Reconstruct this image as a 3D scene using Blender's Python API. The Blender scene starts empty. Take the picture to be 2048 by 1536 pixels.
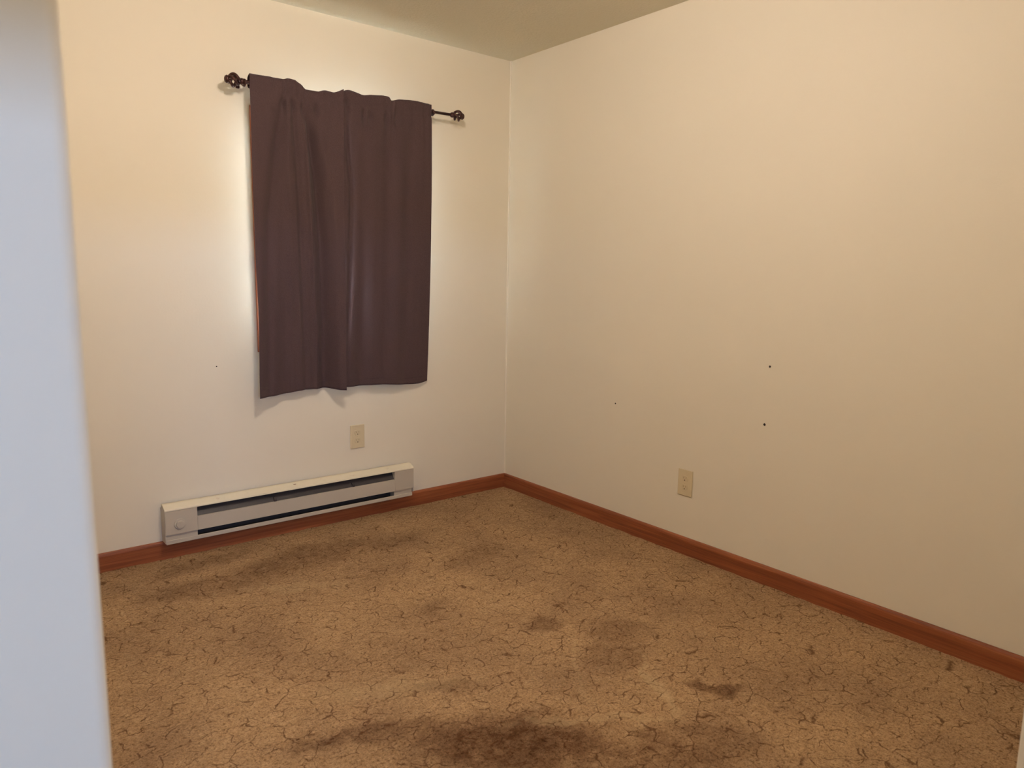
import bpy, bmesh, math, random
from mathutils import Vector, Matrix, noise
random.seed(4)
S = bpy.context.scene
COL = S.collection
H = 2.44

# ------------------------------------------------------------------ camera
cd = bpy.data.cameras.new('camera')
cam = bpy.data.objects.new('camera', cd); COL.objects.link(cam)
r = Vector((0.77727239, -0.62892574, 0.01732183))
u = Vector((0.07976813, 0.12581787, 0.98884120))
b = Vector((-0.62408708, -0.76721722, 0.14796298))
M3 = Matrix((r, u, b)).transposed().to_4x4()
M3.translation = Vector((-2.65524, -3.32112, 1.26108))
cam.matrix_world = M3
cd.sensor_width = 36; cd.lens = 25.46; cd.clip_start = 0.02
cd.dof.use_dof = True; cd.dof.focus_distance = 3.6; cd.dof.aperture_fstop = 5.6
S.camera = cam

# ------------------------------------------------------------------ light and exposure
S.view_settings.view_transform = 'Standard'; S.view_settings.look = 'None'
S.view_settings.gamma = 1; S.view_settings.use_curve_mapping = False
S.view_settings.exposure = 0.0
W = bpy.data.worlds.new('world'); S.world = W; W.use_nodes = True
W.node_tree.nodes['Background'].inputs[0].default_value = (0.62, 0.78, 1.0, 1)
W.node_tree.nodes['Background'].inputs[1].default_value = 1.5
LAMP_POS = (-1.62, -1.68, 2.335)
LAMP_STRENGTH = 200.0
HALL_FILL_STRENGTH = 50.0
LAMP_COL = (1.0, 0.86, 0.76)
def area(name, loc, rot, sx, sy, power, col):
    l = bpy.data.lights.new(name, 'AREA'); l.shape = 'RECTANGLE'; l.size = sx; l.size_y = sy
    l.energy = power; l.color = col
    o = bpy.data.objects.new(name, l); o.location = loc; o.rotation_euler = rot; COL.objects.link(o)
    return o
# daylight outside the curtained window, shining in (towards -y)
area('daylight_window', (-1.065, 0.50, 1.25), (math.radians(-90), 0, 0), 3.4, 1.7, 3000, (0.72, 0.88, 1.0))
# added lamp below that window, throwing daylight up to brighten the ceiling edge
area('daylight_uplight', (-1.35, 0.62, 0.35), (math.radians(180), 0, 0), 3.2, 0.9, 22000, (0.74, 0.89, 1.0))
# thin strip lamp for daylight (towards +y), cut off by the added hall window
area('daylight_hall', (-3.3, -6.7, 1.42), (math.radians(90), 0, 0), 1.3, 0.10, 112, (0.29, 0.52, 1.0))

# ------------------------------------------------------------------ materials
def mat(name, col, rough=0.6, spec=0.5, metal=0.0):
    m = bpy.data.materials.new(name); m.use_nodes = True
    p = m.node_tree.nodes['Principled BSDF']
    p.inputs['Base Color'].default_value = (*col, 1)
    p.inputs['Roughness'].default_value = rough
    p.inputs['Specular IOR Level'].default_value = spec
    p.inputs['Metallic'].default_value = metal
    return m, m.node_tree, p
def N(nt, t, **kw):
    n = nt.nodes.new(t)
    for k, v in kw.items(): setattr(n, k, v)
    return n
def coords(nt, scale=(1, 1, 1), rot=(0, 0, 0)):
    g = N(nt, 'ShaderNodeNewGeometry'); mp = N(nt, 'ShaderNodeMapping')
    mp.inputs['Scale'].default_value = scale; mp.inputs['Rotation'].default_value = rot
    nt.links.new(g.outputs['Position'], mp.inputs['Vector'])
    return mp.outputs['Vector']
def nz(nt, vec, scale, detail=3, rough=0.5, dist=0.0):
    n = N(nt, 'ShaderNodeTexNoise'); n.inputs['Scale'].default_value = scale
    n.inputs['Detail'].default_value = detail; n.inputs['Roughness'].default_value = rough
    n.inputs['Distortion'].default_value = dist
    nt.links.new(vec, n.inputs['Vector']); return n.outputs['Fac']
def ramp(nt, fac, stops):
    n = N(nt, 'ShaderNodeValToRGB')
    while len(n.color_ramp.elements) < len(stops): n.color_ramp.elements.new(0.5)
    for e, (p_, c_) in zip(n.color_ramp.elements, stops):
        e.position = p_; e.color = (*c_, 1) if isinstance(c_, tuple) else (c_, c_, c_, 1)
    nt.links.new(fac, n.inputs['Fac']); return n.outputs['Color']
def mix(nt, fac, a, b_, mode='MIX'):
    n = N(nt, 'ShaderNodeMix', data_type='RGBA', blend_type=mode)
    for v, i in ((fac, 0), (a, 6), (b_, 7)):
        if isinstance(v, (int, float)): n.inputs[i].default_value = v
        elif isinstance(v, tuple): n.inputs[i].default_value = (*v, 1)
        else: nt.links.new(v, n.inputs[i])
    return n.outputs[2]
def math_(nt, op, a, b_=0.0, clamp=False):
    n = N(nt, 'ShaderNodeMath', operation=op, use_clamp=clamp)
    for v, i in ((a, 0), (b_, 1)):
        if isinstance(v, (int, float)): n.inputs[i].default_value = v
        else: nt.links.new(v, n.inputs[i])
    return n.outputs[0]
def bump(nt, p, h, strength, dist):
    n = N(nt, 'ShaderNodeBump'); n.inputs['Strength'].default_value = strength
    n.inputs['Distance'].default_value = dist
    nt.links.new(h, n.inputs['Height']); nt.links.new(n.outputs['Normal'], p.inputs['Normal'])

def wall_paint(name, col):
    m, nt, p = mat(name, col, 0.55, 0.3)
    v = coords(nt)
    c = mix(nt, nz(nt, v, 1.7, 3), tuple(x * 0.97 for x in col), tuple(min(1, x * 1.02) for x in col))
    nt.links.new(c, p.inputs['Base Color'])
    bump(nt, p, nz(nt, v, 120, 2), 0.12, 0.002)
    return m
M_wall = wall_paint('cream_wall_paint', (0.80, 0.735, 0.60))
M_ceil, nt, p = mat('textured_ceiling_paint', (0.77, 0.725, 0.58), 0.9, 0.1)
bump(nt, p, nz(nt, coords(nt), 90, 4), 0.5, 0.004)

def wood(name, axis):
    m, nt, p = mat(name, (0.35, 0.12, 0.05), 0.42, 0.4)
    sc = [55, 55, 55]; sc[axis] = 1.6
    v = coords(nt, tuple(sc))
    f = nz(nt, v, 1.0, 5, 0.6, 0.6)
    c = ramp(nt, f, [(0.25, (0.165, 0.044, 0.018)), (0.5, (0.285, 0.083, 0.032)), (0.75, (0.375, 0.130, 0.052))])
    v2 = coords(nt, tuple(x * 3.2 for x in sc))
    f2 = ramp(nt, nz(nt, v2, 1.0, 2), [(0.3, 0.55), (0.55, 1.0)])
    c = mix(nt, 0.45, c, mix(nt, 1.0, c, f2, 'MULTIPLY'))
    nt.links.new(c, p.inputs['Base Color'])
    bump(nt, p, f, 0.15, 0.001)
    return m
M_wood = [wood('oak_stain_lengthwise', 0), wood('oak_stain_depthwise', 1), wood('oak_stain_upright', 2)]

# carpet: sculpted loop pile with carved wandering grooves, wear and stains
M_carpet, nt, p = mat('sculpted_brown_carpet', (0.3, 0.19, 0.09), 1.0, 0.05)
v = coords(nt)
wob = N(nt, 'ShaderNodeTexNoise'); wob.inputs['Scale'].default_value = 13; wob.inputs['Detail'].default_value = 3
nt.links.new(v, wob.inputs['Vector'])
vs = N(nt, 'ShaderNodeVectorMath', operation='MULTIPLY_ADD')
nt.links.new(wob.outputs['Color'], vs.inputs[0]); vs.inputs[1].default_value = (0.075, 0.075, 0.0); nt.links.new(v, vs.inputs[2])
fl = N(nt, 'ShaderNodeVectorMath', operation='MULTIPLY'); nt.links.new(vs.outputs[0], fl.inputs[0]); fl.inputs[1].default_value = (1, 1, 0)
rt = N(nt, 'ShaderNodeMapping'); nt.links.new(fl.outputs[0], rt.inputs['Vector'])
rt.inputs['Rotation'].default_value = (0, 0, math.radians(39)); rt.inputs['Scale'].default_value = (0.8, 1.0, 1)
vo = N(nt, 'ShaderNodeTexVoronoi', feature='DISTANCE_TO_EDGE'); vo.inputs['Scale'].default_value = 18.5
nt.links.new(rt.outputs['Vector'], vo.inputs['Vector'])
groove = ramp(nt, vo.outputs['Distance'], [(0.0, 1.0), (0.014, 0.75), (0.036, 0.0)])
gmask = ramp(nt, nz(nt, v, 21, 3, 0.65), [(0.46, 0.0), (0.55, 1.0)])
gm = math_(nt, 'MULTIPLY', groove, gmask)
fine = nz(nt, v, 260, 3, 0.7)
med = nz(nt, v, 42, 4, 0.65)
big = nz(nt, v, 2.6, 4, 0.6)
c = ramp(nt, med, [(0.25, (0.300, 0.185, 0.098)), (0.5, (0.385, 0.248, 0.138)), (0.78, (0.465, 0.315, 0.185))])
c = mix(nt, 1.0, c, ramp(nt, fine, [(0.3, 0.60), (0.7, 1.25)]), 'MULTIPLY')
spk = nz(nt, v, 115, 2, 0.6)
c = mix(nt, 1.0, c, ramp(nt, spk, [(0.28, (0.46, 0.40, 0.34)), (0.44, (0.98, 0.98, 0.98)), (0.75, (1.26, 1.26, 1.24))]), 'MULTIPLY')
c = mix(nt, 1.0, c, ramp(nt, big, [(0.30, (0.74, 0.72, 0.72)), (0.62, (1.08, 1.08, 1.05))]), 'MULTIPLY')
# worn and soiled patches: (x, y, radius x, radius y, angle deg, strength)
patches = [(-1.50, -1.92, .30, .14, -35, .62), (-1.60, -1.76, .20, .06, -35, .35), (-1.25, -2.18, .34, .10, -35, .42),
           (-1.76, -1.68, .16, .05, -30, .35), (-.80, -1.66, .13, .10, -35, .32), (-.97, -1.47, .09, .05, -30, .36),
           (-.92, -1.78, .12, .10, 10, .28), (-.83, -2.10, .09, .035, -45, .52), (-1.05, -2.24, .16, .08, -45, .32),
           (-1.44, -.36, .38, .15, 12, .34), (-1.85, -.42, .26, .10, -10, .30), (-1.05, -.42, .28, .09, 5, .22), (-1.78, -.16, .25, .06, 5, .25),
           (-1.49, -1.60, .12, .04, -35, .30), (-1.22, -1.12, .10, .04, 20, .20), (-.78, -.78, .20, .08, 20, .2), (-1.90, -1.62, .10, .04, -30, .35)]
lights_ = [(-.96, -1.98, .16, .022, 60, .38), (-1.25, -1.99, .26, .022, -36, .26), (-1.08, -1.75, .22, .012, 52, .16), (-1.57, -.62, .20, .05, -35, .2), (-1.63, -1.50, .24, .06, -30, .22)]
def blob(px, py, rx, ry, ang):
    m1 = N(nt, 'ShaderNodeMapping', vector_type='TEXTURE')
    m1.inputs['Location'].default_value = (px, py, 0); m1.inputs['Rotation'].default_value = (0, 0, math.radians(ang))
    m1.inputs['Scale'].default_value = (rx, ry, 1000)
    nt.links.new(warp, m1.inputs['Vector'])
    ln = N(nt, 'ShaderNodeVectorMath', operation='LENGTH'); nt.links.new(m1.outputs[0], ln.inputs[0])
    mr = N(nt, 'ShaderNodeMapRange', interpolation_type='SMOOTHSTEP')
    mr.inputs['From Min'].default_value = 0.45; mr.inputs['From Max'].default_value = 1.35
    mr.inputs['To Min'].default_value = 1.0; mr.inputs['To Max'].default_value = 0.0
    nt.links.new(ln.outputs['Value'], mr.inputs['Value']); return mr.outputs[0]
w2 = N(nt, 'ShaderNodeTexNoise'); w2.inputs['Scale'].default_value = 9; w2.inputs['Detail'].default_value = 4
nt.links.new(v, w2.inputs['Vector'])
w3 = N(nt, 'ShaderNodeVectorMath', operation='SUBTRACT'); nt.links.new(w2.outputs['Color'], w3.inputs[0]); w3.inputs[1].default_value = (.5, .5, .5)
w4 = N(nt, 'ShaderNodeVectorMath', operation='MULTIPLY_ADD'); nt.links.new(w3.outputs[0], w4.inputs[0]); w4.inputs[1].default_value = (.16, .16, 0); nt.links.new(v, w4.inputs[2])
warp = w4.outputs[0]
acc = None
for q in patches:
    f = math_(nt, 'MULTIPLY', blob(*q[:5]), q[5]); acc = f if acc is None else math_(nt, 'MAXIMUM', acc, f)
acc = math_(nt, 'MULTIPLY', acc, ramp(nt, nz(nt, v, 24, 4, .7), [(0.3, 0.85), (0.6, 1.5)]), True)
c = mix(nt, acc, c, mix(nt, 1.0, c, (0.20, 0.13, 0.11), 'MULTIPLY'))
acc2 = None
for q in lights_:
    f = math_(nt, 'MULTIPLY', blob(*q[:5]), q[5]); acc2 = f if acc2 is None else math_(nt, 'MAXIMUM', acc2, f)
c = mix(nt, acc2, c, (0.52, 0.385, 0.22))
c = mix(nt, math_(nt, 'MULTIPLY', gm, 0.78), c, (0.075, 0.028, 0.010))
nt.links.new(c, p.inputs['Base Color'])
hgt = math_(nt, 'ADD', math_(nt, 'MULTIPLY', math_(nt, 'SUBTRACT', 1.0, gm), 1.0), math_(nt, 'ADD', math_(nt, 'MULTIPLY', med, .9), math_(nt, 'MULTIPLY', fine, .35)))
bump(nt, p, hgt, 0.45, 0.007)

# curtain cloth
def cloth(name, col):
    m, nt, p = mat(name, col, 0.85, 0.15)
    p.inputs['Sheen Weight'].default_value = 0.06; p.inputs['Sheen Roughness'].default_value = 0.5
    v = coords(nt)
    wv = nz(nt, coords(nt, (900, 900, 260)), 1.0, 2)
    c = mix(nt, ramp(nt, wv, [(0.3, 0.0), (0.7, 1.0)]), tuple(x * .82 for x in col), tuple(x * 1.2 for x in col))
    nt.links.new(c, p.inputs['Base Color']); bump(nt, p, nz(nt, v, 500, 2), 0.15, 0.001)
    return m
M_cloth = cloth('brown_plum_cloth', (0.078, 0.049, 0.051))
M_bounce = cloth('pale_bounce_cloth', (0.70, 0.70, 0.68))
M_bronze, nt, p = mat('dark_bronze_metal', (0.055, 0.022, 0.020), 0.38, 0.5, 0.6)
nt.links.new(mix(nt, nz(nt, coords(nt), 60, 3), (0.04, .016, .015), (.085, .036, .032)), p.inputs['Base Color'])
def enamel(name, col, rough=.4):
    m, nt, p = mat(name, col, rough, 0.45)
    v = coords(nt)
    nt.links.new(mix(nt, nz(nt, v, 6, 4), tuple(x * .94 for x in col), tuple(min(1, x * 1.04) for x in col)), p.inputs['Base Color'])
    return m
M_enamel = enamel('cream_enamel', (0.53, 0.475, 0.385))
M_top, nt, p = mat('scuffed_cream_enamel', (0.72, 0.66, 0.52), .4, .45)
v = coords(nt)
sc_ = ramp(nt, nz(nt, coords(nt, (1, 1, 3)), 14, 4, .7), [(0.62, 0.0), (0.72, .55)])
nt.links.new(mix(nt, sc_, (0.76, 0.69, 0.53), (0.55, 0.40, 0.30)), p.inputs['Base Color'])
M_rust = enamel('rust_fleck', (0.22, 0.09, 0.05), .8)
M_fin, nt, p = mat('grey_heater_fins', (0.10, 0.095, 0.10), 0.5, .5, .5)
wv = N(nt, 'ShaderNodeTexWave'); wv.inputs['Scale'].default_value = 60; nt.links.new(coords(nt), wv.inputs['Vector'])
nt.links.new(mix(nt, wv.outputs['Fac'], (.05, .045, .05), (.16, .15, .16)), p.inputs['Base Color'])
M_defl, _, _ = mat('grey_deflector_metal', (0.036, 0.032, 0.036), .45, .5)
M_dark, _, _ = mat('dark_cavity_metal', (0.035, 0.03, 0.03), .7)
M_ivory = enamel('ivory_plastic', (0.68, 0.58, 0.385), .35)
M_ivory2 = enamel('ivory_plastic_face', (0.65, 0.55, 0.36), .35)
M_slot, _, _ = mat('dark_slot', (0.06, 0.035, 0.015), .8)
M_slot2, _, _ = mat('shallow_slot', (0.34, 0.27, 0.15), .8)
M_hole, nt, p = mat('dark_hole', (0.03, 0.02, 0.015), .9)
M_vinyl = enamel('white_vinyl', (0.75, 0.75, 0.72), .35)
M_glass = bpy.data.materials.new('window_glass'); M_glass.use_nodes = True
nt = M_glass.node_tree; nt.nodes.clear()
o_ = N(nt, 'ShaderNodeOutputMaterial'); t_ = N(nt, 'ShaderNodeBsdfTransparent'); g_ = N(nt, 'ShaderNodeBsdfGlossy'); g_.inputs['Roughness'].default_value = .02
fr = N(nt, 'ShaderNodeFresnel'); fr.inputs['IOR'].default_value = 1.45; ms = N(nt, 'ShaderNodeMixShader')
nt.links.new(fr.outputs[0], ms.inputs[0]); nt.links.new(t_.outputs[0], ms.inputs[1]); nt.links.new(g_.outputs[0], ms.inputs[2]); nt.links.new(ms.outputs[0], o_.inputs[0])
M_lamp = bpy.data.materials.new('lit_lamp_glass'); M_lamp.use_nodes = True
p = M_lamp.node_tree.nodes['Principled BSDF']; p.inputs['Base Color'].default_value = (.9, .85, .7, 1)
p.inputs['Emission Color'].default_value = (*LAMP_COL, 1); p.inputs['Emission Strength'].default_value = LAMP_STRENGTH

M_fill_lamp = M_lamp.copy(); M_fill_lamp.name = 'added_fill_glass'
M_fill_lamp.node_tree.nodes['Principled BSDF'].inputs['Emission Strength'].default_value = HALL_FILL_STRENGTH

# ------------------------------------------------------------------ mesh helpers
def link(name, bm, m, parent=None, smooth=False, loc=(0, 0, 0)):
    bmesh.ops.recalc_face_normals(bm, faces=bm.faces)
    me = bpy.data.meshes.new(name); bm.to_mesh(me); bm.free()
    me.materials.append(m)
    for f in me.polygons: f.use_smooth = smooth
    o = bpy.data.objects.new(name, me); COL.objects.link(o)
    if parent: o.parent = parent
    o.location = loc
    return o
def box(bm, a, b_, bev=0.0, seg=2):
    ctr = [(a[i] + b_[i]) / 2 for i in range(3)]; sz = [abs(b_[i] - a[i]) for i in range(3)]
    g = bmesh.ops.create_cube(bm, size=1, matrix=Matrix.Translation(ctr) @ Matrix.Diagonal((*sz, 1)))
    if bev:
        es = list({e for v in g['verts'] for e in v.link_edges})
        bmesh.ops.bevel(bm, geom=es, offset=bev, segments=seg, affect='EDGES', profile=.5)
    return bm
def prism(bm, prof, axis, a, b_):
    """prof: list of 2-D points in the two other axes (order kept), extruded along axis from a to b_."""
    def P(q, t):
        l = [q[0], q[1]]; l.insert(axis, t); return bm.verts.new(l)
    A = [P(q, a) for q in prof]; B = [P(q, b_) for q in prof]; n = len(prof)
    bm.faces.new(A); bm.faces.new(B[::-1])
    for i in range(n): bm.faces.new((A[i], B[i], B[(i + 1) % n], A[(i + 1) % n]))
    return bm
def tube(bm, pts, rad, seg=12, caps=True):
    rings = []; pts = [Vector(q) for q in pts]
    for i, q in enumerate(pts):
        t = (pts[min(i + 1, len(pts) - 1)] - pts[max(i - 1, 0)]).normalized()
        a = t.orthogonal() if i == 0 else (rings[-1][1] - t * rings[-1][1].dot(t))
        a.normalize(); bb = t.cross(a); rr = rad[i] if isinstance(rad, (list, tuple)) else rad
        rings.append(([bm.verts.new(q + a * rr * math.cos(2 * math.pi * k / seg) + bb * rr * math.sin(2 * math.pi * k / seg)) for k in range(seg)], a))
    for (x, _), (y, _) in zip(rings, rings[1:]):
        for k in range(seg): bm.faces.new((x[k], x[(k + 1) % seg], y[(k + 1) % seg], y[k]))
    if caps: bm.faces.new(rings[0][0][::-1]); bm.faces.new(rings[-1][0])
    return bm
def empty(name, loc=(0, 0, 0)):
    o = bpy.data.objects.new(name, None); COL.objects.link(o); o.location = loc; o.empty_display_size = .1; return o
def tag(o, label, cat, group=None):
    o['label'] = label; o['category'] = cat
    if group: o['group'] = group
    return o
def struct(o, label=None):
    o['kind'] = 'structure'
    if label: o['label'] = label
    return o
BM = bmesh.new

# ------------------------------------------------------------------ room shell
# floor with the faint unevenness of laid carpet
bm = BM(); nx, ny = 150, 170; x0, x1, y0, y1 = -4.35, 0.0, -4.75, 0.0; gr = []
for j in range(ny + 1):
    row = []
    for i in range(nx + 1):
        x = x0 + (x1 - x0) * i / nx; y = y0 + (y1 - y0) * j / ny
        z = 0.004 * (noise.noise(Vector((x * 14, y * 14, 3))) + .5 * noise.noise(Vector((x * 31, y * 31, 7))))
        row.append(bm.verts.new((x, y, z)))
    gr.append(row)
for j in range(ny):
    for i in range(nx): bm.faces.new((gr[j][i], gr[j][i + 1], gr[j + 1][i + 1], gr[j + 1][i]))
struct(link('floor', bm, M_carpet, smooth=True), 'brown sculpted carpet with dark carved squiggles and worn stains')
struct(link('ceiling', box(BM(), (-4.45, -4.85, H), (.12, .14, H + .1)), M_ceil), 'cream textured ceiling')

def wall_hole(y0, y1, xa, xb, za, zb, hx0, hx1, hz0, hz1):
    bm = BM()
    for q in (((xa, y0, za), (hx0, y1, zb)), ((hx1, y0, za), (xb, y1, zb)), ((hx0, y0, za), (hx1, y1, hz0)), ((hx0, y0, hz1), (hx1, y1, zb))):
        box(bm, *q)
    bmesh.ops.remove_doubles(bm, verts=bm.verts, dist=1e-5)
    return bm
WX0, WX1, WZ0, WZ1 = -1.414, -0.716, 0.949, 1.925
struct(link('wall_back', wall_hole(0, .12, -2.65, .12, -.02, H, WX0, WX1, WZ0, WZ1), M_wall), 'cream back wall holding the curtained window')
struct(link('wall_right', box(BM(), (0, -4.82, -.02), (.12, 0, H)), M_wall), 'cream right wall with three small dark holes')
# left wall of the room turning the corner towards the hall, with a rounded drywall corner
bm = BM(); rr = .014; cx, cy = -2.5405, -2.55
prof = [(-4.42, cy), (cx - rr, cy)] + [(cx - rr + rr * math.sin(t), cy + rr - rr * math.cos(t)) for t in [math.pi / 2 * k / 6 for k in range(1, 6)]] + [(cx, cy + rr), (cx, 0), (cx - .11, 0), (cx - .11, cy + .11), (-4.42, cy + .11)]
prism(bm, prof, 2, -.02, H)
o = link('wall_left', bm, M_wall); struct(o, 'pale blue-white lit wall end at the left, close to the camera')
# near wall, its end is the pale sliver at the lower right
bm = BM(); ex = -1.334; prof = [(0, -3.01), (ex + .01, -3.01), (ex + .003, -3.013), (ex, -3.02), (ex, -3.11), (ex + .003, -3.117), (ex + .01, -3.12), (0, -3.12)]
prism(bm, prof, 2, -.02, H)
struct(link('wall_near', bm, M_wall), 'pale wall end at the lower right corner, close to the camera')
struct(link('wall_hall_right', box(BM(), (-1.30, -4.70, -.02), (-1.20, -3.12, H)), M_wall))
struct(link('wall_hall_left', box(BM(), (-4.42, -4.70, -.02), (-4.30, -2.55, H)), M_wall))
struct(link('wall_hall_back', wall_hole(-4.82, -4.70, -4.42, 0, -.02, H, -4.1, -2.5, .8, 1.43), M_wall))  # opening for the added window, low head cuts the daylight off

# ------------------------------------------------------------------ baseboards
def base_profile(sgn, t=.012, h=.0814):
    # (offset from the wall, z); front eased at the top
    return [(0, -.012), (sgn * t, -.012), (sgn * t, h - .014), (sgn * (t - .0015), h - .007), (sgn * (t - .004), h - .002), (sgn * (t - .007), h), (0, h)]
def base_x(name, xa, xb, y, label):
    bm = BM(); prism(bm, [(y + q[0], q[1]) for q in base_profile(-1)], 0, xa, xb)
    return struct(link(name, bm, M_wood[0]), label)
def base_y(name, ya, yb, x, sgn, label):
    bm = BM(); prism(bm, [(x + q[0], q[1]) for q in base_profile(sgn)], 1, ya, yb)
    return struct(link(name, bm, M_wood[1]), label)
base_x('baseboard_back', -2.528, 0, 0, 'reddish oak baseboard below the heater')
base_y('baseboard_right', -3.01, -.012, 0, -1, 'reddish oak baseboard along the right wall')
base_y('baseboard_left', -2.53, 0, cx, 1, 'reddish oak baseboard along the hidden left wall')

# caulk bead in the room corner
bm = BM(); prism(bm, [(0, 0), (-.006, 0), (-.0045, -.0045), (0, -.006)], 2, .08, H)
struct(link('trim_1', bm, M_wall), 'thin pale caulk bead in the far corner')

# ------------------------------------------------------------------ window behind the curtains
win = struct(empty('window_1', ((WX0 + WX1) / 2, 0, WZ0)), 'window hidden behind the dark curtains, oak casing at its left edge')
wl = Vector(win.location)
def wp(name, bm, m, **k):
    bmesh.ops.translate(bm, verts=bm.verts, vec=-wl); return link(name, bm, m, win, **k)
cw = .057; bm = BM()
box(bm, (WX0 - cw, -.015, WZ0 - cw), (WX0, 0, WZ1 + cw), .003); box(bm, (WX1, -.018, WZ0 - cw), (WX1 + cw, 0, WZ1 + cw), .003)
wp('window_casing', bm, M_wood[2])
bm = BM(); box(bm, (WX0, -.018, WZ1), (WX1, 0, WZ1 + cw), .003); box(bm, (WX0, -.018, WZ0 - cw), (WX1, 0, WZ0), .003)
wp('window_casing', bm, M_wood[0])
bm = BM(); f = .035
for a, b_ in (((WX0, .04, WZ0), (WX0 + f, .09, WZ1)), ((WX1 - f, .04, WZ0), (WX1, .09, WZ1)), ((WX0 + f, .04, WZ0), (WX1 - f, .09, WZ0 + f)), ((WX0 + f, .04, WZ1 - f), (WX1 - f, .09, WZ1)),
              ((WX0 + f, .045, 1.42), (WX1 - f, .085, 1.455))):
    box(bm, a, b_, .002)
wp('window_frame', bm, M_vinyl)
wp('pane', box(BM(), (WX0 + f, .064, WZ0 + f), (WX1 - f, .068, 1.42)), M_glass)
wp('pane', box(BM(), (WX0 + f, .064, 1.455), (WX1 - f, .068, WZ1 - f)), M_glass)

w2_ = struct(empty('added_window', (-3.3, -4.76, .8)))  # invented window, unseen, lets the bluish daylight into the hall
bm = BM()
for a, b_ in (((-4.1, -4.79, .8), (-4.06, -4.73, 1.43)), ((-2.54, -4.79, .8), (-2.5, -4.73, 1.43)), ((-4.06, -4.79, .8), (-2.54, -4.73, .84))):
    box(bm, a, b_, .002)
bmesh.ops.translate(bm, verts=bm.verts, vec=-Vector(w2_.location)); link('window_frame', bm, M_vinyl, w2_)

# ------------------------------------------------------------------ ceiling light above the middle of the room (out of frame)
def ceiling_lamp(root, m):
    bm = BM(); bmesh.ops.create_cone(bm, cap_ends=True, segments=40, radius1=.09, radius2=.10, depth=.02, matrix=Matrix.Translation((0, 0, -.0105)))
    link('lamp_base', bm, M_bronze, root)
    bm = BM(); bmesh.ops.create_uvsphere(bm, u_segments=32, v_segments=16, radius=.085, matrix=Matrix.Translation((0, 0, -.098)) @ Matrix.Diagonal((1, 1, .9, 1)))
    link('lamp_globe', bm, m, root, smooth=True)
lamp = tag(empty('ceiling_light', (LAMP_POS[0], LAMP_POS[1], H)), 'round warm ceiling light in the middle of the room', 'ceiling light')
ceiling_lamp(lamp, M_lamp)
hall_fill = tag(empty('ceiling_light', (-2.1, -4.1, H)), 'added dim round fill light in the hall, unseen behind the camera', 'ceiling light')  # added lamp, warms and brightens the wall end at the left
ceiling_lamp(hall_fill, M_fill_lamp)

# ------------------------------------------------------------------ curtain rod
RA, RB = Vector((-1.53, -.09, 2.0545)), Vector((-.455, -.09, 2.0745))
rd = (RB - RA).normalized()
rod = tag(empty('curtain_rod', (-.985, 0, 2.064)), 'dark bronze curtain rod with open cage finials above the window', 'curtain rod')
rl = Vector(rod.location)
def rp(name, bm, parent=rod, smooth=True, m=M_bronze):
    bmesh.ops.translate(bm, verts=bm.verts, vec=-rl)
    return link(name, bm, m, parent, smooth=smooth)
bm = BM(); tube(bm, [RA, RA + rd * .02, RA + rd * .60], .0088, 16)
rp('rod_tube', bm)
bm = BM(); tube(bm, [RA + rd * .59, RB - rd * .015], .0072, 16)
rp('rod_tube', bm)
def finial(base, d):
    """collar, neck, open cage of four twisted wires, end button"""
    bm = BM(); side = d.orthogonal().normalized(); up = d.cross(side)
    tube(bm, [base - d * .012, base - d * .006, base, base + d * .006, base + d * .010], [.007, .012, .0135, .012, .007], 16)
    o = rp('finial', bm)
    bm = BM(); L = .050; R_ = .0215
    for k in range(4):
        pts = []
        for i in range(17):
            s = i / 16; a = k * math.pi / 2 + s * math.pi * 1.0 + .4
            rad = R_ * math.sin(math.pi * s) ** .75 + .003
            pts.append(base + d * (.008 + L * s) + side * rad * math.cos(a) + up * rad * math.sin(a))
        tube(bm, pts, .0062, 8)
    w = rp('finial_cage', bm, None); w.parent = o
    bm = BM(); e = base + d * (.006 + L)
    tube(bm, [e - d * .004, e + d * .001, e + d * .007, e + d * .013, e + d * .016], [.008, .0145, .0165, .012, .004], 16)
    w = rp('finial_knob', bm, None); w.parent = o
finial(RA, -rd); finial(RB, rd)
def bracket(x):
    q = RA + rd * ((x - RA.x) / rd.x)
    bm = BM()
    tube(bm, [(x, -.010, q.z + .004), (x, -.05, q.z + .001), (x, -.074, q.z - .012), (x, -.09, q.z - .0165), (x, -.104, q.z - .010), (x, -.108, q.z + .002)], .0045, 8)
    bo = rp('bracket', bm)
    bm = BM(); box(bm, (x - .008, -.011, q.z - .012), (x + .008, 0, q.z + .034), .003)
    w = rp('wall_plate', bm, None, False); w.parent = bo
bracket(-1.519); bracket(-.574)
for x in (-1.519, -.574):
    q = RA + rd * ((x - RA.x) / rd.x); bm = BM(); tube(bm, [q - rd * .006, q - rd * .003, q + rd * .003, q + rd * .006], [.008, .0125, .0125, .008], 16); rp('rod_collar', bm)

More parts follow.
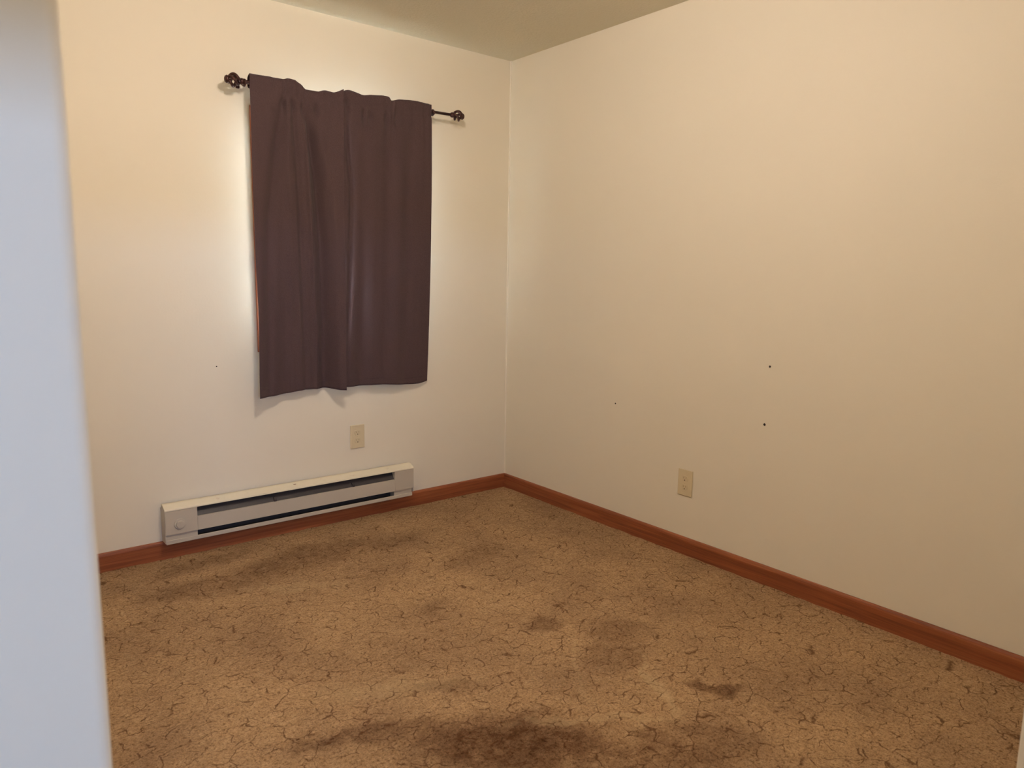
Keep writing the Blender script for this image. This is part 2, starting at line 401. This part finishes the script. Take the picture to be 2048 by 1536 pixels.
# ------------------------------------------------------------------ curtains
def interp(cols, uu):
    # Catmull-Rom across the measured columns
    n = len(cols) - 1; f = uu * n; i = min(int(f), n - 1); t = f - i
    def g(k): return cols[max(0, min(n, k))]
    out = []
    for c_ in range(5):
        p0, p1, p2, p3 = g(i - 1)[c_], g(i)[c_], g(i + 1)[c_], g(i + 2)[c_]
        out.append(.5 * ((2 * p1) + (-p0 + p2) * t + (2 * p0 - 5 * p1 + 4 * p2 - p3) * t * t + (-p0 + 3 * p1 - 3 * p2 + p3) * t ** 3))
    return out
def curtain(label, cols, creases, dimples, bow, seed, kp=1.0, tuck=0):
    nu, nv = 150, 130
    root = tag(empty('curtain', ((cols[0][0] + cols[-1][0]) / 2, -.09, 2.06)), label, 'curtain', 'dark curtain panels over the window')
    rl_ = Vector(root.location)
    xs0, xs1 = cols[0][0], cols[-1][0]; hdr = .05
    def pt(uu, s):
        xt, zt, xb, zb, db = interp(cols, uu)
        zr = RA.z + (xt - RA.x) * rd.z / rd.x
        z = zt + (zb - zt) * s
        x = xt + (xb - xt) * s + bow * math.exp(-((s - .74) / .17) ** 2) * max(0, 1 - uu * 4)
        gather = .5 * math.sin(uu * 57 + seed) + .35 * math.sin(uu * 93 + seed * 2.1) + .4 * noise.noise(Vector((uu * 18, seed, 0)))
        top = .101 + (.007 * max(0, uu - .86) / .14 if not tuck else 0)
        k = s ** kp
        d = top * (1 - k) + db * k
        d += max(-.0012, .0035 * gather * math.exp(-s * 11)) - tuck * math.exp(-(uu / .06) ** 2)
        # pocket: pinch just under the rod
        below = (zr - .022 - z)
        d -= .006 * math.exp(-(below / .009) ** 2)
        for pl, wdt, amp in creases:      # pl: (s, x) polyline
            for (s0, a0), (s1, a1) in zip(pl, pl[1:]):
                if s0 <= s <= s1:
                    xc = a0 + (a1 - a0) * (s - s0) / (s1 - s0)
                    fade = max(0, min(1, (s - .05) * 10))
                    d += 1.55 * (1 - .5 * s) * amp * fade * math.exp(-((x - xc) / wdt) ** 2); break
        for xd, sd in dimples: d -= .017 * math.exp(-((x - xd) / .011) ** 2 - ((s - sd) / .021) ** 2)
        d += .0018 * noise.noise(Vector((x * 9, s * 3, seed))) + .0008 * noise.noise(Vector((x * 40, s * 22, seed)))
        d = max(d, .024 if z > .885 and x > WX0 - cw - .01 else .012)
        return Vector((x, -d, z)) - rl_
    bm = BM(); g = [[bm.verts.new(pt(i / nu, j / nv)) for i in range(nu + 1)] for j in range(nv + 1)]
    for j in range(nv):
        for i in range(nu): bm.faces.new((g[j][i], g[j + 1][i], g[j + 1][i + 1], g[j][i + 1]))
    o = link('cloth', bm, M_cloth, root, smooth=True)
    so = o.modifiers.new('thickness', 'SOLIDIFY'); so.thickness = .0014; so.offset = 0
    # back of the rod pocket and header, joined to the top edge
    bm = BM(); nb = 14; g = []
    for j in range(nb + 1):
        row = []
        for i in range(nu + 1):
            a = pt(i / nu, 0); zr = RA.z + (a.x + rl_.x - RA.x) * rd.z / rd.x - rl_.z
            s = j / nb; z = a.z + (zr - .022 - a.z) * s
            y = a.y + (.026 + .003 * math.sin(i * .31 + seed)) * min(1, s * 4) ** .6 * (1 - max(0, s - .85) * 2)
            row.append(bm.verts.new((a.x, y, z)))
        g.append(row)
    for j in range(nb):
        for i in range(nu): bm.faces.new((g[j][i], g[j + 1][i], g[j + 1][i + 1], g[j][i + 1]))
    o = link('rod_pocket', bm, M_cloth, root, smooth=True)
    so = o.modifiers.new('thickness', 'SOLIDIFY'); so.thickness = .0012; so.offset = 0
    # pale sheet added just behind the cloth to bounce daylight onto the wall
    bm = BM(); g = []
    for j in range(9, nv - 3):
        g.append([bm.verts.new(pt(min(1, max(0, (i + .5) / 91)), j / nv) + Vector((0, .0035, 0))) for i in range(3, 88)])
    for q, w in zip(g, g[1:]):
        for i in range(len(q) - 1): bm.faces.new((q[i], w[i], w[i + 1], q[i + 1]))
    o = link('bounce_sheet', bm, M_bounce, root, smooth=True); o['label'] = 'pale sheet added behind the curtain to bounce daylight'
    so = o.modifiers.new('thickness', 'SOLIDIFY'); so.thickness = .0008; so.offset = 1
    # stitched bottom hem
    bm = BM()
    tube(bm, [pt(i / nu, .975) + Vector((0, -.0012, 0)) for i in range(nu + 1)], .0007, 5)
    link('hem_stitch', bm, M_cloth, root, smooth=True)
    return root
Lc = [(-1.501, 2.089, -1.504, 0.691, .105), (-1.433, 2.091, -1.435, 0.691, .075), (-1.385, 2.091, -1.376, 0.694, .045), (-1.353, 2.092, -1.338, 0.696, .035), (-1.328, 2.099, -1.315, 0.700, .045), (-1.299, 2.096, -1.283, 0.703, .05), (-1.272, 2.083, -1.238, 0.703, .04), (-1.249, 2.066, -1.183, 0.701, .03), (-1.207, 2.062, -1.146, 0.701, .035), (-1.158, 2.077, -1.124, 0.698, .06), (-1.115, 2.075, -1.104, 0.695, .085), (-1.071, 2.095, -1.076, 0.693, .100)]
Rc = [(-1.092, 2.076, -1.092, 0.704, .082), (-1.042, 2.098, -1.03, 0.700, .055), (-0.97, 2.088, -0.968, 0.699, .03), (-0.918, 2.096, -0.909, 0.699, .05), (-0.838, 2.102, -0.854, 0.698, .06), (-0.816, 2.087, -0.796, 0.693, .055), (-0.769, 2.099, -0.731, 0.686, .045), (-0.684, 2.106, -0.640, 0.681, .030), (-0.632, 2.104, -0.595, 0.684, .022), (-0.588, 2.102, -0.563, 0.691, .018)]
curtain('dark brown-plum curtain panel, the left one with deeper folds and lower corner', Lc,
        [([(0, -1.346), (.26, -1.393), (.43, -1.430), (1, -1.452)], .024, -.017), ([(0, -1.336), (.65, -1.331), (1, -1.337)], .018, .008),
         ([(0, -1.318), (.28, -1.288), (.57, -1.274), (1, -1.259)], .014, -.011), ([(0, -1.268), (.42, -1.230), (.8, -1.203), (1, -1.203)], .012, .012),
         ([(0, -1.256), (.28, -1.197), (.5, -1.171), (.8, -1.157), (1, -1.157)], .023, -.026), ([(0, -1.225), (.35, -1.127), (.57, -1.110), (1, -1.105)], .022, .006)],
        [(-1.354, .072), (-1.305, .080), (-1.262, .078), (-1.20, .06)], .006, 1.3)
curtain('dark brown-plum curtain panel, the flatter right one reaching nearer the corner', Rc,
        [([(0, -1.056), (.16, -1.054), (.34, -1.031), (.57, -1.039), (1, -1.055)], .011, -.010), ([(0, -1.000), (1, -1.000)], .030, .005),
         ([(0, -.92), (1, -.936)], .035, .006), ([(0, -.834), (.41, -.833), (1, -.846)], .030, -.008), ([(0, -.77), (1, -.78)], .030, .004),
         ([(0, -.694), (.4, -.722), (1, -.712)], .028, -.006)],
        [(-1.045, .060), (-.962, .068), (-.93, .075), (-.842, .078), (-.79, .06)], 0, 4.2, 1.7, .004)

# ------------------------------------------------------------------ baseboard heater
hx0, hx1, hy = -1.918, -.676, -.065
ht = tag(empty('baseboard_heater', ((hx0 + hx1) / 2, 0, .08)), 'long cream electric baseboard heater on the back wall under the window', 'heater')
hl = Vector(ht.location)
def hp(name, bm, m, parent=ht, **k):
    bmesh.ops.translate(bm, verts=bm.verts, vec=-hl); return link(name, bm, m, parent, **k)
hp('back_panel', box(BM(), (hx0 + .004, -.014, .079), (hx1 - .004, -.0125, .245)), M_dark)
# lower pan, slightly set back, with a lip
bm = BM(); prism(bm, [(-.0125, .078), (hy + .008, .078), (hy + .004, .081), (hy + .004, .096), (hy + .006, .098), (hy + .008, .096), (hy + .0085, .082), (-.0125, .082)], 0, hx0 + .004, hx1 - .008)
hp('bottom_pan', bm, M_enamel)
hp('dark_pan_sheet', box(BM(), (-1.790, hy + .009, .0822), (-.788, -.0145, .0832)), M_dark)  # added dark sheet, its colour darkens the lower slot
# hood
bm = BM(); prism(bm, [(-.0125, .252), (-.030, .252), (hy + .003, .237), (hy, .233), (hy, .229), (hy + .003, .229), (hy + .0045, .234), (-.030, .247), (-.0125, .247)], 0, hx0, hx1)
hp('top_cover', bm, M_top)
# end caps: boxes closing both ends, the left one carries the thermostat dial
def cap(xa, xb, lab=None):
    bm = BM(); prism(bm, [(-.0125, .1225), (hy, .1225), (hy, .2275), (hy + .004, .2285), (-.028, .2445), (-.0125, .2445)], 0, xa, xb)
    es = [e for e in bm.edges if all(abs(v.co.y - hy) < .001 for v in e.verts)]
    bmesh.ops.bevel(bm, geom=es, offset=.0015, segments=2, affect='EDGES')
    o = hp('end_cap', bm, M_enamel)
    bm = BM(); box(bm, (xa + (.004 if xa == hx0 else 0), hy + .0095, .0825), (xb - (.008 if xb == hx1 else 0), -.0125, .1225))
    w = hp('end_cap_foot', bm, M_enamel, o)
    return o
capL = cap(hx0, -1.7845); cap(-.7915, hx1)
# side flanges of both ends
hp('side_plate', box(BM(), (hx0 - .001, -.060, .084), (hx0 + .004, 0, .2335), .001), M_enamel)
hp('side_plate', box(BM(), (hx1 - .004, -.060, .1), (hx1 + .001, 0, .2335), .001), M_enamel)
# front panel between slots
bm = BM(); box(bm, (-1.784, hy, .1225), (-.792, hy + .0035, .186), .001)
box(bm, (-1.784, hy + .0035, .182), (-.792, hy + .012, .186)); box(bm, (-1.784, hy + .0035, .1225), (-.792, hy + .012, .1255))
hp('front_panel', bm, M_enamel)
# finned element
bm = BM(); x = -1.765
while x < -.80:
    box(bm, (x, -.050, .128), (x + .0008, -.016, .178)); x += .0065
hp('fins', bm, M_fin)
bm = BM(); tube(bm, [(-1.784, -.034, .172), (-.792, -.034, .172)], .006, 10); hp('heating_element', bm, M_fin)
bm = BM(); prism(bm, [(hy + .008, .1865), (hy + .009, .1865), (-.018, .243), (-.019, .243)], 0, -1.784, -.792); hp('deflector', bm, M_defl)
for x in (-1.432, -1.027):
    bm = BM(); prism(bm, [(hy + .004, .186), (hy + .014, .199), (hy + .020, .206), (hy + .010, .206), (hy + .004, .196)], 0, x - .006, x + .006)
    hp('support_bracket', bm, M_dark)
# thermostat dial: skirt ring and raised knob with grip bar
kx, kz = -1.859, .166
RX = Matrix.Rotation(math.radians(90), 4, 'X')
bm = BM()
def disc(bm, r1, r2, ya, yb, seg=36, x=kx, z=kz):
    bmesh.ops.create_cone(bm, cap_ends=True, segments=seg, radius1=r1, radius2=r2, depth=abs(yb - ya), matrix=Matrix.Translation((x, (ya + yb) / 2, z)) @ RX)
disc(bm, .0245, .0225, hy, hy - .004); disc(bm, .0165, .0150, hy - .004, hy - .013)
kn = hp('thermostat_dial', bm, M_enamel, ht)
bm = BM(); box(bm, (kx - .0012, hy - .0142, kz + .002), (kx + .0012, hy - .0128, kz + .014), .0004)
hp('grip_bar', bm, M_enamel, kn)
o = hp('rust_fleck', box(BM(), (-1.334, -.0450, .2470), (-1.322, -.0390, .2484), .0004), M_rust)
o['label'] = 'small brown rust fleck'; 

# ------------------------------------------------------------------ outlets (built facing -y at origin)
def outlet(name_loc, rotz, label, w=.0795, h=.122):
    root = tag(empty('electrical_outlet', name_loc), label, 'outlet', 'ivory duplex outlets'); root.rotation_euler = (0, 0, rotz)
    bm = BM(); box(bm, (-w / 2, -.0065, 0), (w / 2, 0, h), .0028, 3); link('cover_plate', bm, M_ivory, root)
    for zc in (h / 2 + .0205, h / 2 - .0205):
        bm = BM(); prof = []
        for k in range(32):
            a = 2 * math.pi * k / 32
            prof.append((.0172 * math.cos(a), zc + max(-.0135, min(.0135, .0172 * math.sin(a)))))
        pts = []
        for q in prof:
            if not pts or (Vector(q) - Vector(pts[-1])).length > 1e-5: pts.append(q)
        A = [bm.verts.new((q[0], -.006, q[1])) for q in pts]; B = [bm.verts.new((q[0] * .97, -.0078, zc + (q[1] - zc) * .97)) for q in pts]
        bm.faces.new(B); n = len(pts)
        for i in range(n): bm.faces.new((A[i], A[(i + 1) % n], B[(i + 1) % n], B[i]))
        f_ = link('receptacle', bm, M_ivory2, root)
        for sx, hh in ((-.0064, .0085), (.0064, .007)):
            link('slot', box(BM(), (sx - .0012, -.0080, zc + .0035 - hh / 2), (sx + .0012, -.0077, zc + .0035 + hh / 2)), M_slot2, f_)
        bm = BM(); bmesh.ops.create_cone(bm, cap_ends=True, segments=16, radius1=.0027, radius2=.0027, depth=.0004, matrix=Matrix.Translation((0, -.0079, zc - .0075)) @ RX)
        link('ground_hole', bm, M_slot, f_)
    bm = BM(); bmesh.ops.create_cone(bm, cap_ends=True, segments=16, radius1=.0032, radius2=.0026, depth=.0012, matrix=Matrix.Translation((0, -.0068, h / 2)) @ RX)
    link('screw', bm, M_ivory, root)
    return root
outlet((-.9735, 0, .370), 0, 'ivory duplex outlet on the back wall between curtain and heater')
outlet((0, -1.331, .2755), -math.pi / 2, 'ivory duplex outlet low on the right wall above the baseboard')

# ------------------------------------------------------------------ small holes left in the walls
def hole(loc, rad, axis, label):
    bm = BM(); rot = Matrix.Rotation(math.radians(90), 4, 'X' if axis == 'y' else 'Y')
    for k in range(1):
        bmesh.ops.create_cone(bm, cap_ends=True, segments=14, radius1=rad, radius2=rad * .9, depth=.0008, matrix=rot)
    for v_ in bm.verts:
        n_ = .18 * noise.noise(Vector(v_.co) * 400 + Vector(loc) * 9)
        if axis == 'x': v_.co.y *= 1 + n_; v_.co.z *= 1 - n_
        else: v_.co.x *= 1 + n_; v_.co.z *= 1 - n_
    o = link('nail_hole', bm, M_hole, loc=loc); tag(o, label, 'nail hole', 'nail holes in the walls')
hole((-.0004, -1.715, .914), .0046, 'x', 'small dark nail hole, highest of the three on the right wall')
hole((-.0004, -.880, .638), .0042, 'x', 'small dark nail hole on the right wall nearest the far corner')
hole((-.0004, -1.709, .673), .0054, 'x', 'small dark nail hole on the right wall just below the highest one')
hole((-1.656, -.0004, .837), .0030, 'y', 'tiny faint nail hole on the back wall, left of the curtains')
